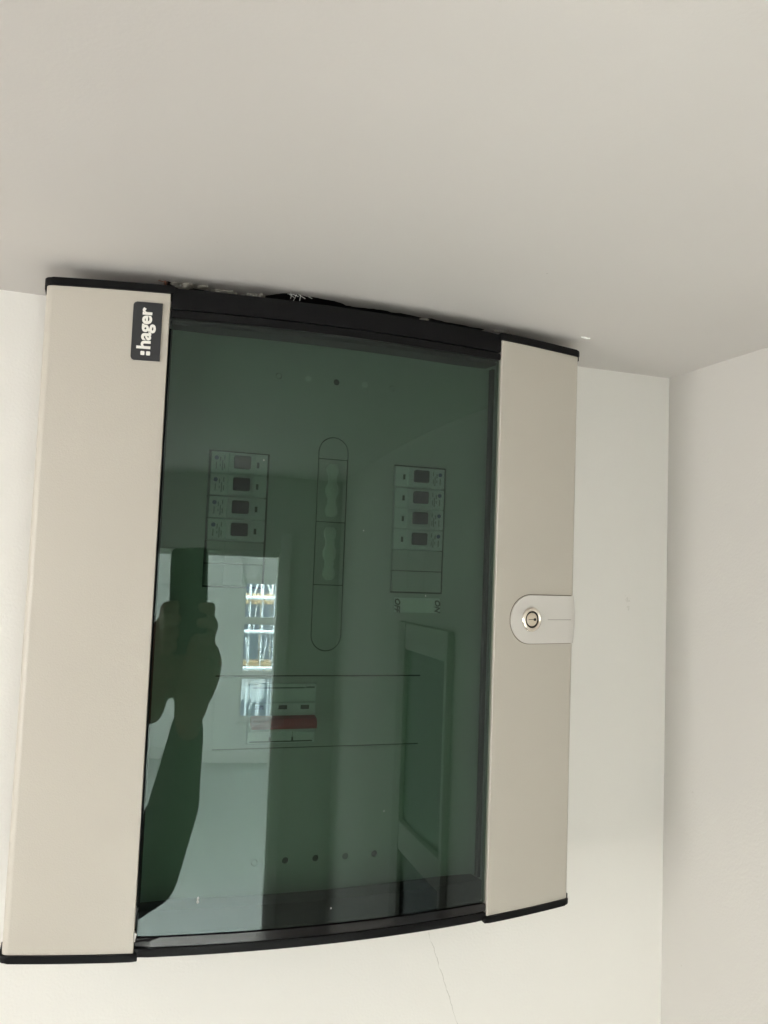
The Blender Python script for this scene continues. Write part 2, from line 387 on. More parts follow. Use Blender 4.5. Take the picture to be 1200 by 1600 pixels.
# ------------------------------------------------------------------ distribution board
W, D, BU, PW = .456, .088, .031, .0885
ZT, ZB = -.0177, -.4997                 # top and bottom of the beige panels
def fy(x): return -(D+BU*(1-((x-W/2)/(W/2))**2))
def fn(x):
    s = 2*BU*(x-W/2)/(W/2)**2; v = Vector((s, -1)); return v.normalized()
def arc(x0, x1, n, off=0.):             # off > 0 goes inwards (towards the wall)
    o = []
    for i in range(n+1):
        x = x0+(x1-x0)*i/n; q = fn(x); o.append((x-q.x*off, fy(x)-q.y*off))
    return o
def rounded(pts, radii):
    """round the corners of an open polyline"""
    out = [pts[0]]
    for i in range(1, len(pts)-1):
        r = radii.get(i, 0); P = Vector(pts[i]); a = (Vector(pts[i-1])-P); b = (Vector(pts[i+1])-P)
        if not r: out.append(tuple(P)); continue
        r1 = min(r, a.length*.95, b.length*.95); A = P+a.normalized()*r1; B = P+b.normalized()*r1
        for k in range(6):
            t = k/5; out.append(tuple((1-t)**2*A+2*t*(1-t)*P+t*t*B))
    out.append(pts[-1]); return out
def thick(pts, t):
    """closed outline of an open polyline thickened to one side"""
    inner = []
    for i, p in enumerate(pts):
        a = Vector(pts[max(i-1, 0)]); b = Vector(pts[min(i+1, len(pts)-1)]); d = (b-a).normalized()
        nrm = Vector((-d.y, d.x)); inner.append((p[0]+nrm.x*t, p[1]+nrm.y*t))
    return pts+inner[::-1]

DB = empty('distribution_board', (0, 0, 0))
tag(DB, 'beige electrical distribution board with green tinted glass door mounted under the ceiling', 'fuse board')
# body
bm = bmesh.new()
x0, x1, z0, z1, yb, yf, t = .006, W-.006, ZB+.003, ZT-.002, -.0005, -.080, .002
box(bm, x0, x1, yb-t, yb, z0, z1)
for (a, b_, c, d) in ((x0, x0+t, z0, z1), (x1-t, x1, z0, z1), (x0+t, x1-t, z0, z0+t), (x0+t, x1-t, z1-t, z1)):
    box(bm, a, b_, yf, yb-t, c, d)
finish(bm, 'enclosure_body', M_shell, DB)
# beige side panels, bent round the outer edge and turned in at the glass
def side_panel(mirror):
    n = 18
    core = arc(0, PW, n)
    pts = [(0.0, -.072)] + core + [(PW, fy(PW)+.010)]
    pts = rounded(pts, {1: .0055, len(pts)-2: .0012})
    if mirror: pts = [(W-x, y) for x, y in pts][::-1]
    # inward side is +y
    poly = thick(pts, .0014)
    bm = bmesh.new(); prism(bm, poly, ZB, ZT, 'z')
    return finish(bm, 'side_panel', M_beige, DB, 30)
lp, rp = side_panel(False), side_panel(True)
lp['label'] = 'beige curved side panel with the maker badge'; rp['label'] = 'beige curved side panel with the lock'
# black end caps
def end_cap(mirror, z0, z1, hook):
    o = .0013
    out = [(-o, -.070)] + [(x-o*(1 if x < .004 else 0), y) for x, y in arc(0, PW+.0028, 18, -o)]
    out = rounded(out, {1: .0062})
    inn = [(PW+.0028, fy(PW)+.020), (.012, fy(.012)+.024)]
    pts = out+inn
    if mirror: pts = [(W-x, y) for x, y in pts][::-1]
    bm = bmesh.new(); prism(bm, pts, z0, z1, 'z', .0011, 2)
    hx = (-o, -.0002) if not mirror else (W+.0002, W+o)
    box(bm, hx[0], hx[1], -.0855, -.0715, *hook, .0004, 1)
    return finish(bm, 'end_cap', M_black, DB, 40)
for mi in (False, True):
    end_cap(mi, ZT+.0002, ZT+.0062, (ZT-.0028, ZT+.002))
    end_cap(mi, ZB-.0056, ZB-.0002, (ZB-.002, ZB+.0028))
# black top and bottom frame members
GX0, GX1 = PW+.0005, W-PW-.0005
def bar(name, z0, z1, off, depth, material, bev=.001):
    f = arc(GX0, GX1, 30, off); b_ = arc(GX0, GX1, 30, off+depth)
    bm = bmesh.new(); prism(bm, f+b_[::-1], z0, z1, 'z', bev, 2)
    return finish(bm, name, material, DB, 40)
GZ0, GZ1 = -.4890, -.0290
bar('top_rail', GZ1+.0006, -.0125, .0012, .026, M_black)
bar('top_trim', -.0352, GZ1-.0002, .0014, .012, M_black)
bar('bottom_rail', ZB+.0034, GZ0-.0008, .0012, .026, M_gloss)
bar('bottom_lip', -.5032, ZB+.0028, .0006, .026, M_black)
# rebates behind the glass
bar('top_rebate', -.0385, -.0356, .0075, .020, M_black, .0006)
bar('bottom_rebate', GZ0-.0006, GZ0+.0160, .0075, .020, M_black, .0006)
bm = bmesh.new(); box(bm, GX0+.0006, GX0+.0030, fy(GX0)+.0115, -.0905, GZ0+.0165, -.041); finish(bm, 'side_rebate', M_black, DB)
bm = bmesh.new(); box(bm, GX1-.0034, GX1-.0006, fy(GX1)+.0115, -.0905, GZ0+.0165, -.041); finish(bm, 'side_rebate', M_black, DB)
# glass pane: outer face reflects, body tints
f = arc(GX0+.0008, GX1-.0008, 96, .0026); b_ = arc(GX0+.0008, GX1-.0008, 96, .0056)
bm = bmesh.new(); prism(bm, f+b_[::-1], GZ0, -.0355, 'z')
bm.faces.ensure_lookup_table()
for fc_ in bm.faces:
    fc_.normal_update(); c = fc_.calc_center_median()
    fc_.material_index = 1
    if abs(fc_.normal.z) < .5 and len(fc_.verts) == 4 and GX0+.001 < c.x < GX1-.001 and abs(c.y-(fy(c.x)+.0026)) < .0008: fc_.material_index = 0
gp = finish(bm, 'glass_pane', [M_glass, M_glass_in], DB, 30)

# paint splash and dust on the glass
M_dust = mat('dust', (.34, .34, .32), .9)
def specks(name, pts, material):
    bm = bmesh.new()
    for x, z, rr in pts:
        q = fn(x); gz = bmesh.ops.create_icosphere(bm, subdivisions=1, radius=1)
        for v in gz['verts']:
            k = .7+.6*random.random()
            v.co = Vector((x-q.x*.0022+v.co.x*rr*k, fy(x)-q.y*.0022+v.co.y*rr*.25, z+v.co.z*rr*k*1.4))
    return finish(bm, name, material, DB)
specks('paint_splash', ((.1314, -.4640, .0009), (.1312, -.4662, .0011)), M_dust)
du = specks('dust_specks', ((.2487, -.0298, .0006), (.2440, -.0335, .0006), (.2457, -.1890, .0005), (.1638, -.1390, .0006), (.3017, -.2391, .0005),
        (.2314, -.4778, .0006), (.2719, -.4078, .0004)), M_dust)
du['kind'] = 'stuff'
# badge
def on_panel(x, off): q = fn(x); return Vector((x+q.x*off, fy(x)+q.y*off, 0)), math.atan2(q.x, -q.y)
bx = (.0622+.0831)/2; bz = (-.0259-.0702)/2
pos, ang = on_panel(bx, .0)
bd = empty('badge_pivot'); bpy.data.objects.remove(bd)
def placed(o, x, z, off):
    p, a = on_panel(x, off); o.location = (p.x, p.y, z); o.rotation_euler = (0, 0, a)
bw, bh, r = .0106, .0222, .0026
out = [(bw, -bh), (bw, bh)]
for a0 in (90, 180):
    cx, cz = -bw+r, (bh-r if a0 == 90 else -bh+r)
    for i in range(6): t = math.radians(a0+90*i/5); out.append((cx+r*math.cos(t), cz+r*math.sin(t)))
bm = bmesh.new(); prism(bm, out, -.0009, .0002, 'y', .0003, 1)
badge = finish(bm, 'badge', M_badge, DB); placed(badge, bx, bz, .0004)
def glyphs(name, s, size, material, parent, loc, rot_y, bold=0., shear=0., sxy=(1, 1)):
    me = text_mesh(s, size, .0002, bold, shear); me.materials.append(material)
    me.transform(Matrix.Diagonal((sxy[0], sxy[1], 1, 1)))
    o = bpy.data.objects.new(name, me); COL.objects.link(o); o.parent = parent
    # text faces -y; rot_y turns it in the wall plane
    me.transform(Matrix.Rotation(rot_y, 4, 'Y') @ Matrix.Rotation(math.radians(90), 4, 'X'))
    o.location = loc; return o
tx = glyphs('lettering', 'hager', .0148, M_white, badge, (-.0001, -.0011, .0023), math.radians(-90), .00042)
xs_ = [v.co.x for v in tx.data.vertices]; zs_ = [v.co.z for v in tx.data.vertices]
cxm, czm = (min(xs_)+max(xs_))/2, (min(zs_)+max(zs_))/2
for v in tx.data.vertices:
    v.co.x = (v.co.x-cxm)*.0134/(max(xs_)-min(xs_)); v.co.z = (v.co.z-czm)*.0315/(max(zs_)-min(zs_))
for dx in (-.0021, .0020):
    bm = bmesh.new(); prism(bm, rrect(dx-.00145, dx+.00145, -.0183, -.0153, .0006, 3), -.0014, -.0009, 'y')
    finish(bm, 'lettering_dot', M_white, badge)

# lock on the other panel
LX0, LX1, LZ = .3834, W+.0022, -.2570
R_ = .0208
outl = []
n = 20
for i in range(n+1):
    t = math.pi/2+math.pi*i/n; outl.append((LX0+R_+R_*math.cos(t), LZ+R_*math.sin(t)))
bm = bmesh.new()
# plate that follows the curve of the panel: columns in x, each with its own half height
xs = [LX0+R_*(1-math.cos(math.pi/2*i/14)) for i in range(15)] + [LX0+R_+(W-.004-LX0-R_)*i/10 for i in range(1, 11)]
front, back = [], []
for x in xs:
    dx = LX0+R_-x; hh = math.sqrt(max(R_*R_-dx*dx, 0)) if dx > 0 else R_
    q = fn(x); cols = []
    for off in (.0016, -.0005):
        p = (x+q.x*off, fy(x)+q.y*off); cols.append([(p[0], p[1], LZ+hh*s) for s in (-1, -.75, -.5, -.25, 0, .25, .5, .75, 1)])
    front.append(cols[0]); back.append(cols[1])
# wrap round the outer edge with a bulged end
for k, (px, py) in enumerate(((W-.0008, fy(W)+.0010), (W+.0012, fy(W)+.0035), (W+.0026, fy(W)+.0080), (W+.0030, fy(W)+.015))):
    fr = []
    for s in (-1, -.75, -.5, -.25, 0, .25, .5, .75, 1):
        bul = (1-s*s)*.0022*(k+1)/4; fr.append((px+bul, py-.0012, LZ+R_*s))
    front.append(fr); back.append([(W-.0012, fy(W)+.002+.004*k, LZ+R_*s) for s in (-1, -.75, -.5, -.25, 0, .25, .5, .75, 1)])
F = [[bm.verts.new(p) for p in c] for c in front]; Bk = [[bm.verts.new(p) for p in c] for c in back]
m_, h_ = len(F), 9
for i in range(m_-1):
    for j in range(h_-1):
        bm.faces.new((F[i][j], F[i+1][j], F[i+1][j+1], F[i][j+1])); bm.faces.new((Bk[i][j], Bk[i][j+1], Bk[i+1][j+1], Bk[i+1][j]))
    bm.faces.new((F[i][0], Bk[i][0], Bk[i+1][0], F[i+1][0])); bm.faces.new((F[i][-1], F[i+1][-1], Bk[i+1][-1], Bk[i][-1]))
for j in range(h_-1):
    bm.faces.new((F[0][j], F[0][j+1], Bk[0][j+1], Bk[0][j])); bm.faces.new((F[-1][j], Bk[-1][j], Bk[-1][j+1], F[-1][j+1]))
bmesh.ops.remove_doubles(bm, verts=bm.verts, dist=1e-6)
lock = finish(bm, 'lock_plate', M_beige2, DB, 40)
# dark shadow gap round the plate
bm = bmesh.new()
prev = None
path = [(x, LZ+s*(math.sqrt(max((R_+.0003)**2-max(LX0+R_-x, 0)**2, 0)))) for s, seq in ((1, xs[::-1]), (-1, xs)) for x in seq]
for (xa, za), (xb, zb) in zip(path[:-1], path[1:]):
    qa, qb = fn(xa), fn(xb)
    A = Vector((xa+qa.x*.0002, fy(xa)+qa.y*.0002, za)); B = Vector((xb+qb.x*.0002, fy(xb)+qb.y*.0002, zb))
    if (B-A).length > 1e-6: tube(bm, A, B, .00035, 6)
M_gap = mat('seam_shadow', (.16, .14, .11), .8)
finish(bm, 'lock_seam', M_gap, DB)
bm = bmesh.new()
xs2 = [.4235+(W-.005-.4235)*i/8 for i in range(9)]
for xa, xb in zip(xs2[:-1], xs2[1:]):
    qa, qb = fn(xa), fn(xb)
    tube(bm, (xa+qa.x*.0016, fy(xa)+qa.y*.0016, LZ-.0002), (xb+qb.x*.0016, fy(xb)+qb.y*.0016, LZ-.0002), .00022, 6)
finish(bm, 'seam_line', M_gap, lock)
def lathe(bm, prof, n=40):
    """prof: (r, y) revolved about the y axis"""
    rings = []
    for r, y in prof:
        rings.append([bm.verts.new((r*math.cos(2*math.pi*i/n), y, r*math.sin(2*math.pi*i/n))) for i in range(n)])
    for a, b in zip(rings[:-1], rings[1:]):
        for i in range(n): bm.faces.new((a[i], b[i], b[(i+1) % n], a[(i+1) % n]))
    bm.faces.new(rings[0]); bm.faces.new(rings[-1][::-1]); return bm
def lock_part(name, material, fn_, par=lock):
    bm = bmesh.new(); fn_(bm); o = finish(bm, name, material, par, 40); placed(o, .4050, LZ, .0016); return o
lock_part('lock_ring', M_chrome, lambda b: lathe(b, [(.0106, .0004), (.0106, -.0006), (.0101, -.0016), (.0088, -.0022), (.0074, -.0014), (.0070, .0002)]))
lock_part('lock_gap', M_dark, lambda b: lathe(b, [(.0072, .0003), (.0072, -.0005), (.0056, -.0005), (.0056, .0003)]))
lock_part('lock_barrel', M_chrome2, lambda b: lathe(b, [(.0057, .0003), (.0057, -.0010), (.0053, -.0013), (.0005, -.0013), (.0003, -.0009)]))
lock_part('key_slot', M_dark, lambda b: prism(b, rrect(.0016, .0042, -.0011, .0011, .0007, 3), -.00150, -.0012, 'y'))
lock_part('key_groove', M_gap, lambda b: box(b, -.0040, .0015, -.00145, -.0012, -.0003, .0003))

# inner fascia with real openings
FY = -.085
LM = (.1272, .1730); RM = (.2818, .3270); MT, MB_ = -.1310, -.2368
SLOT = (.2273, -.2872, -.1113, .0130)
th = [(.1785, -.0654), (.2028, -.0651), (.2272, -.0653), (.2516, -.0650), (.2760, -.0654)]
bh_ = [(.1772, -.4505), (.2018, -.4506), (.2264, -.4505), (.2511, -.4507), (.2758, -.4505)]
CV = (.1400, .3112, -.3625, -.3072)
holes = [rect(LM[0]-.0013, LM[1]+.0013, MB_-.0013, MT+.0010), rect(RM[0]-.0010, RM[1]+.0014, MB_-.0013, MT+.0012),
         stadium(SLOT[0], SLOT[1], SLOT[2], SLOT[3]), rect(CV[0]-.0001, CV[1]+.0001, CV[2]-.0010, CV[3]+.0012)]
HR = .0027
holes += [circle(x, z, HR, 18) for x, z in th+bh_]
plate('inner_fascia', rect(.020, W-.020, ZB+.008, ZT-.006), holes, FY, FY+.0014, M_fascia, DB)
bm = bmesh.new(); box(bm, .0215, W-.0215, FY+.020, FY+.021, ZB+.010, ZT-.008); finish(bm, 'chassis_plate', M_dark, DB)
# blanking plugs in the knock-outs
for (x, z), kind in zip(th+bh_, ('low', 'plug', None, 'plug', 'low', 'low', None, None, 'deep', None)):
    if kind is None: continue
    y = {'low': FY+.0003, 'plug': FY-.0006, 'deep': FY+.0006}[kind]
    bm = bmesh.new(); prism(bm, circle(x, z, HR-(.0006 if kind == 'low' else .0001), 18), y, y+.0012, 'y')
    finish(bm, 'knockout_plug', {'plug': M_fascia2, 'low': M_fascia, 'deep': M_print}[kind], DB)
# busbar slot
g = .0010
cx, sz0, sz1, sr = SLOT
def cut_stadium(za, zb):
    pts = [p for p in stadium(cx, sz0+g, sz1-g, sr-g, 14)]
    up = [p for p in pts if za < p[1] < zb]
    if zb > sz1 - .001: return [(cx-sr+g, za)] [::-1] + [(cx+sr-g, za)] + [p for p in up]
    return [p for p in up] + [(cx+sr-g, zb), (cx-sr+g, zb)]
top = [(cx+sr-g, -.1296)] + [p for p in stadium(cx, sz0+g, sz1-g, sr-g, 14)[:15]] + [(cx-sr+g, -.1296)]
bot = [(cx-sr+g, -.2337)] + [p for p in stadium(cx, sz0+g, sz1-g, sr-g, 14)[15:]] + [(cx+sr-g, -.2337)]
for nm, pts in (('slot_end', top), ('slot_end', bot)):
    bm = bmesh.new(); prism(bm, pts, FY+.0001, FY+.0014, 'y'); finish(bm, nm, M_fascia, DB)
for za, zb in ((-.1815, -.1303), (-.2330, -.1822)):
    bm = bmesh.new(); box(bm, cx-sr+g, cx+sr-g, FY+.0006, FY+.0018, za, zb, .0003, 1)
    bc = finish(bm, 'busbar_cover', M_cover, DB)
    bm = bmesh.new(); zc = (za+zb)/2; k = []
    pr = []
    hh = (zb-za)/2-.0025
    for i in range(41):
        z = zc-hh+2*hh*i/40; u = (z-zc)/hh
        wd = .0043+.0013*math.cos(u*math.pi*2.6)
        wd *= math.sqrt(max(1-abs(u)**9, 0.0)) ; pr.append((wd, z))
    pts = [(cx-.0005+a, z) for a, z in pr[1:-1]] + [(cx-.0005-a, z) for a, z in pr[1:-1][::-1]]
    prism(bm, pts, FY-.0022, FY+.0007, 'y', .0009, 2)
    finish(bm, 'terminal_shroud', M_knob, bc, 50)
# breakers
def breaker(flip):
    """one module, origin at the top edge middle; flip = labels at the inner side"""
    root_bm = bmesh.new(); hw, p = .0224, .0175
    sgn = -1 if flip else 1
    box(root_bm, -hw, hw, FY-.0008, FY+.018, -p+.00022, -.00022, .0004, 1)
    # raised nose round the toggle
    a, b_ = sorted((sgn*-.0090, sgn*.0120))
    box(root_bm, a, b_, FY-.0040, FY-.0008, -p+.0009, -.0009, .0006, 1)
    o = finish(root_bm, 'circuit_breaker', M_mcb, DB)
    a, b_ = sorted((sgn*-.0052, sgn*.0078))
    bm = bmesh.new(); box(bm, a, b_, FY-.0095, FY-.0040, -.0134, -.0032, .0012, 2); finish(bm, 'toggle', M_toggle, o)
    a, b_ = sorted((sgn*.0138, sgn*.0158))
    bm = bmesh.new(); box(bm, a, b_, FY-.0011, FY-.0006, -.0112, -.0068); finish(bm, 'indicator', M_ind, o)
    bm = bmesh.new(); prism(bm, circle(sgn*-.0182, -.0052, .0017, 12), FY-.0011, FY-.0007, 'y'); finish(bm, 'blue_mark', M_blue, o)
    bm = bmesh.new()
    for x, za, zb in ((-.0186, -.0140, -.0085), (-.0155, -.0120, -.0100), (-.0155, -.0080, -.0045), (-.0138, -.0150, -.0070), (-.0122, -.0135, -.0095), (-.0122, -.0065, -.0030)):
        a, b_ = sorted((sgn*x, sgn*(x+.0007))); box(bm, a, b_, FY-.0010, FY-.0007, za, zb)
    finish(bm, 'printing', M_print, o)
    return o
def blank(): 
    bm = bmesh.new(); box(bm, -.0224, .0224, FY-.0002, FY+.012, -.0175+.00022, -.00022, .0003, 1)
    box(bm, -.0085, .0060, FY-.0012, FY-.0002, -.0175+.0004, -.0004, .0003, 1)
    return finish(bm, 'blanking_module', M_fascia, DB)
b0 = breaker(False); b0.location = ((LM[0]+LM[1])/2, 0, MT)
gapz = [0, .0001, .0006, .0007]
for i in range(1, 4): c = copy_tree(b0); c.location = ((LM[0]+LM[1])/2, 0, MT-.0175*i-gapz[i]+.0003)
b1 = breaker(True); b1.location = ((RM[0]+RM[1])/2, 0, MT)
for i in range(1, 4): c = copy_tree(b1); c.location = ((RM[0]+RM[1])/2, 0, MT-.0175*i-.0004)
k0 = blank(); k0.location = ((LM[0]+LM[1])/2, 0, MT-.0175*4-.0007)
for xx, i in (((LM[0]+LM[1])/2, 5), ((RM[0]+RM[1])/2, 4), ((RM[0]+RM[1])/2, 5)):
    c = k0.copy(); COL.objects.link(c); c.location = (xx, 0, MT-.0175*i-.0006-.0003*(i-4))
# on / off label
bm = bmesh.new(); box(bm, .2840, .3269, FY-.0006, FY-.0001, -.2547, -.2412, .0002, 1)
lb = finish(bm, 'switch_label', M_lab, DB)
glyphs('lettering', 'OFF', .0066, M_ink, lb, (.2874, FY-.0008, -.2480), math.radians(90), .00022, .25)
glyphs('lettering', 'ON', .0066, M_ink, lb, (.3236, FY-.0008, -.2480), math.radians(90), .00022, .25)
bm = bmesh.new()
for s in (0, 1):
    z = (-.25445, -.24145)[s]; box(bm, .2843, .3266, FY-.00075, FY-.00055, z-.0001, z+.0001)
    x = (.2843, .3266)[s]; box(bm, x-.0001, x+.0001, FY-.00075, FY-.00055, -.25455, -.24135)
finish(bm, 'label_border', M_ink, lb)
# main switch cover
SW = (.1665, .2206, -.3590, -.3125)
plate('main_switch_cover', rect(CV[0], CV[1], CV[2], CV[3]), [rect(SW[0]-.0004, SW[1]+.0004, SW[2]-.0004, SW[3]+.0004)], FY-.0003, FY+.0012, M_fascia, DB)
bm = bmesh.new(); box(bm, SW[0], SW[1], FY-.0016, FY+.015, SW[2], SW[3], .0004, 1)
box(bm, SW[0]+.0008, SW[1]-.0008, FY-.0050, FY-.0016, -.3500, -.3268, .0006, 1)
ms = finish(bm, 'main_switch', M_mcb, DB)
bm = bmesh.new(); prism(bm, [(FY-.0050, -.3445), (FY-.0120, -.3462), (FY-.0130, -.3440), (FY-.0115, -.3385), (FY-.0050, -.3368)], SW[0]+.001, SW[1]-.001, 'x', .0005, 1)
finish(bm, 'red_toggle', M_red, ms)
for x in (.1742, .1930, .2108):
    bm = bmesh.new(); box(bm, x-.0034, x+.0034, FY-.0053, FY-.0049, -.3320, -.3288); finish(bm, 'indicator', M_ind, ms)
for x in (.1845, .2025):
    bm = bmesh.new(); box(bm, x-.00015, x+.00015, FY-.0018, FY-.0015, SW[2]+.0005, -.3505); finish(bm, 'pole_line', M_print, ms)
    bm = bmesh.new(); box(bm, x-.0007, x+.0007, FY-.0019, FY-.0015, -.3570, -.3542); finish(bm, 'terminal_notch', M_ind, ms)
bm = bmesh.new(); box(bm, SW[0]+.003, .2110, FY-.0019, FY-.0015, -.3163, -.3152); finish(bm, 'printed_bar', M_print, ms)
bm = bmesh.new(); box(bm, .2120, .2190, FY-.0018, FY-.0015, -.3160, -.3148); finish(bm, 'printing', M_print, ms)
bm = bmesh.new(); box(bm, SW[0]+.002, SW[1]-.002, FY-.0019, FY-.0015, -.3580, -.3571); finish(bm, 'terminal_slot', M_ind, ms)

# ------------------------------------------------------------------ plaster debris along the break
random.seed(11)
deb = bmesh.new()
def crumb(p, s):
    g = bmesh.ops.create_icosphere(deb, subdivisions=2, radius=1)
    for v in g['verts']:
        k = .75+.5*random.random(); v.co = Vector((v.co.x*s[0]*k, v.co.y*s[1]*k, v.co.z*s[2]*k))+Vector(p)
for i in range(13):
    x = .092+.078*random.random()
    crumb((x, -.079+random.uniform(-.007, .004), -.0015), (random.uniform(.002, .006), .004, random.uniform(.0008, .002)))
for x, y in ((.384, -.0765), (.378, -.079), (.389, -.074), (.3045, -.0815)):
    crumb((x, y, -.001), (random.uniform(.003, .006), .003, .0012))
db_ = finish(deb, 'plaster_crumbs', M_plaster, None, 20); db_['kind'] = 'stuff'
db_['label'] = 'grey plaster crumbs along the broken ceiling edge above the board'; db_['category'] = 'plaster'
bm = bmesh.new(); prism(bm, [(.4530, -.0950), (.4560, -.0962), (.4600, -.0945), (.4625, -.0952), (.4600, -.0928), (.4560, -.0938)], -.0012, -.0001, 'z')
tag(finish(bm, 'paint_flake', M_fibre), 'tiny white paint flake stuck to the ceiling by the end cap', 'flake')
bm = bmesh.new(); tube(bm, (.0850, -.0845, -.0005), (.0875, -.079, -.006), .0007, 7); tube(bm, (.0800, -.0835, -.0006), (.0872, -.0815, -.0010), .0004, 6)
tag(finish(bm, 'wire_end', M_brown), 'rusty brown wire end sticking out where the broken ceiling starts', 'wire')
bm = bmesh.new()
for i in range(34):
    a = Vector((.186+random.gauss(0, .005), -.090+random.gauss(0, .003), .002+random.random()*.004))
    d = Vector((random.uniform(-.004, .009), random.uniform(-.007, .003), random.uniform(-.006, .003)))
    tube(bm, a, a+d*1.3, .00032, 5)
fb = finish(bm, 'insulation_fibres', M_fibre); fb['kind'] = 'stuff'
fb['label'] = 'white loose fibres poking out of the broken ceiling edge'; fb['category'] = 'fibres'

# ------------------------------------------------------------------ phone
PH = empty('phone', CAM-FWD*.014)
tag(PH, 'dark smartphone held up in both hands, seen reflected in the glass', 'phone')
rm = Matrix((RGT, UPV, -FWD)).transposed().to_4x4()
PH.matrix_world = Matrix.Translation(CAM-FWD*.008) @ rm       # local: x right, y up, z towards the holder
M_phone = mat('phone_back', (.018, .020, .022), .35); M_lens = mat('phone_lens', (.01, .01, .012), .08)
bm = bmesh.new(); pts = rrect(-.084, .013, -.128, .030, .012, 8)
A = [(x, y) for x, y in pts]
vs0 = [bm.verts.new((x, y, .0)) for x, y in A]; vs1 = [bm.verts.new((x, y, .009)) for x, y in A]
f0_ = bm.faces.new(vs0); f1_ = bm.faces.new(vs1[::-1])
for i in range(len(A)): bm.faces.new((vs0[i], vs1[i], vs1[(i+1) % len(A)], vs0[(i+1) % len(A)]))
bmesh.ops.bevel(bm, geom=list(f0_.edges)+list(f1_.edges), offset=.002, segments=2, profile=.5, affect='EDGES')
finish(bm, 'phone_case', M_phone, PH)
bm = bmesh.new(); box(bm, -.081, .010, -.125, .027, .0091, .0096, .0002, 1); finish(bm, 'screen', M_lens, PH)
for x, y in ((0, 0), (0, -.019), (-.017, -.0095)):
    bm = bmesh.new(); lathe(bm, [(.0075, .0), (.0075, .0022), (.006, .0028), (.0055, .002), (.0005, .002)], 28)
    bm.transform(Matrix.Rotation(math.radians(-90), 4, 'X')); bm.transform(Matrix.Translation((x, y, 0)))
    finish(bm, 'lens', M_lens, PH)

# ------------------------------------------------------------------ photographer
def blob(bm, c, r, rot=None, seg=18):
    mt_ = Matrix.Translation(c) @ (rot.to_matrix().to_4x4() if rot else Matrix()) @ Matrix.Diagonal((*r, 1))
    bmesh.ops.create_uvsphere(bm, u_segments=seg, v_segments=seg//2+2, radius=1, matrix=mt_)
def limb(bm, pts, rad):
    """chain of tapered segments with round joints"""
    for i in range(len(pts)-1):
        tube(bm, pts[i], pts[i+1], rad[i], 16, rad[i+1])
    for p, r in zip(pts, rad): blob(bm, Vector(p), (r, r, r))
def fuse(bm, name, material, parent, vox, smooth=6):
    me = bpy.data.meshes.new('tmp'); bm.to_mesh(me); bm.free()
    tmp = bpy.data.objects.new('tmp', me); COL.objects.link(tmp)
    rmod = tmp.modifiers.new('r', 'REMESH'); rmod.mode = 'VOXEL'; rmod.voxel_size = vox; rmod.use_smooth_shade = True
    sm = tmp.modifiers.new('s', 'SMOOTH'); sm.factor = .5; sm.iterations = smooth
    me2 = bpy.data.meshes.new_from_object(tmp.evaluated_get(bpy.context.evaluated_depsgraph_get()))
    bpy.data.objects.remove(tmp); bpy.data.meshes.remove(me)
    me2.name = name; me2.materials.clear(); me2.materials.append(material)
    for p in me2.polygons: p.use_smooth = True
    o = bpy.data.objects.new(name, me2); COL.objects.link(o)
    if parent: o.parent = parent
    return o
M_skin = mat('skin', (.34, .20, .14), .5, var=.05, vscale=20); M_hair = mat('hair', (.03, .022, .018), .6, bump=.6, bscale=90)
M_shirt = mat('dark_sweater', (.055, .06, .05), .85, var=.1, vscale=30, bump=.4, bscale=260); M_jean = mat('trousers', (.03, .035, .05), .85, var=.1, vscale=30)
M_shoe = mat('shoe', (.03, .03, .03), .5)
BXP, BYP = -.46, -1.16              # body axis
RS, LS = Vector((BXP+.17, BYP+.03, -.87)), Vector((BXP-.17, BYP+.03, -.87))      # shoulders
RE, LE = Vector((-.060, -.868, -.690)), Vector((-.34, -.90, -.66))               # elbows
RW, LW = Vector((.018, -.802, -.470)), Vector((-.135, -.835, -.440))             # wrists
def P3(u, v, wv): return CAM-FWD*.008 + RGT*u + UPV*v - FWD*wv                   # phone coordinates
bm = bmesh.new()
limb(bm, [RS, RE, RW], [.046, .042, .030]); limb(bm, [LS, LE, LW], [.046, .040, .030])
# right hand: heel below the phone, fingers round its right edge onto the back, thumb on the screen
limb(bm, [RW, P3(-.024, -.215, .026), P3(-.020, -.168, .026), P3(-.012, -.125, .024)], [.031, .038, .042, .036])
limb(bm, [P3(-.002, -.205, .024), P3(.012, -.178, .022), P3(.000, -.140, .022)], [.026, .026, .020])
for k, (v, ln) in enumerate(((-.064, .030), (-.087, .034), (-.110, .032), (-.132, .027))):
    limb(bm, [P3(.010, v-.040, .024), P3((.025, .033, .026, .035)[k], v-.012, .018), P3((.0265, .0355, .028, .038)[k], v-.002, .004), P3((.0235, .030, .025, .032)[k], v+.002, -.0095), P3(.0240-ln, v+.004, -.0105)], [.0135, .0105, .0094, .0086, .0076])
limb(bm, [P3(.022, -.185, .018), P3(.040, -.165, .010), P3(.044, -.145, .002), P3(.036, -.128, -.006)], [.018, .013, .012, .010])
# left hand
limb(bm, [LW, P3(-.118, -.190, .028), P3(-.104, -.145, .028), P3(-.096, -.105, .024)], [.031, .036, .040, .034])
limb(bm, [P3(-.080, -.165, .028), P3(-.062, -.150, .026), P3(-.050, -.175, .030)], [.028, .028, .024])
for k, (v, ln) in enumerate(((-.060, .028), (-.080, .032), (-.100, .030), (-.119, .024))):
    limb(bm, [P3(-.090, v-.030, .024), P3(-.098, v-.014, .018), P3(-.0995, v-.002, .003), P3(-.095, v+.003, -.0105), P3(-.095+ln, v+.004, -.0115)], [.0135, .0105, .0094, .0086, .0076])
limb(bm, [P3(-.088, -.140, .030), P3(-.074, -.112, .026), P3(-.060, -.090, .021), P3(-.052, -.072, .0195)], [.018, .013, .011, .009])
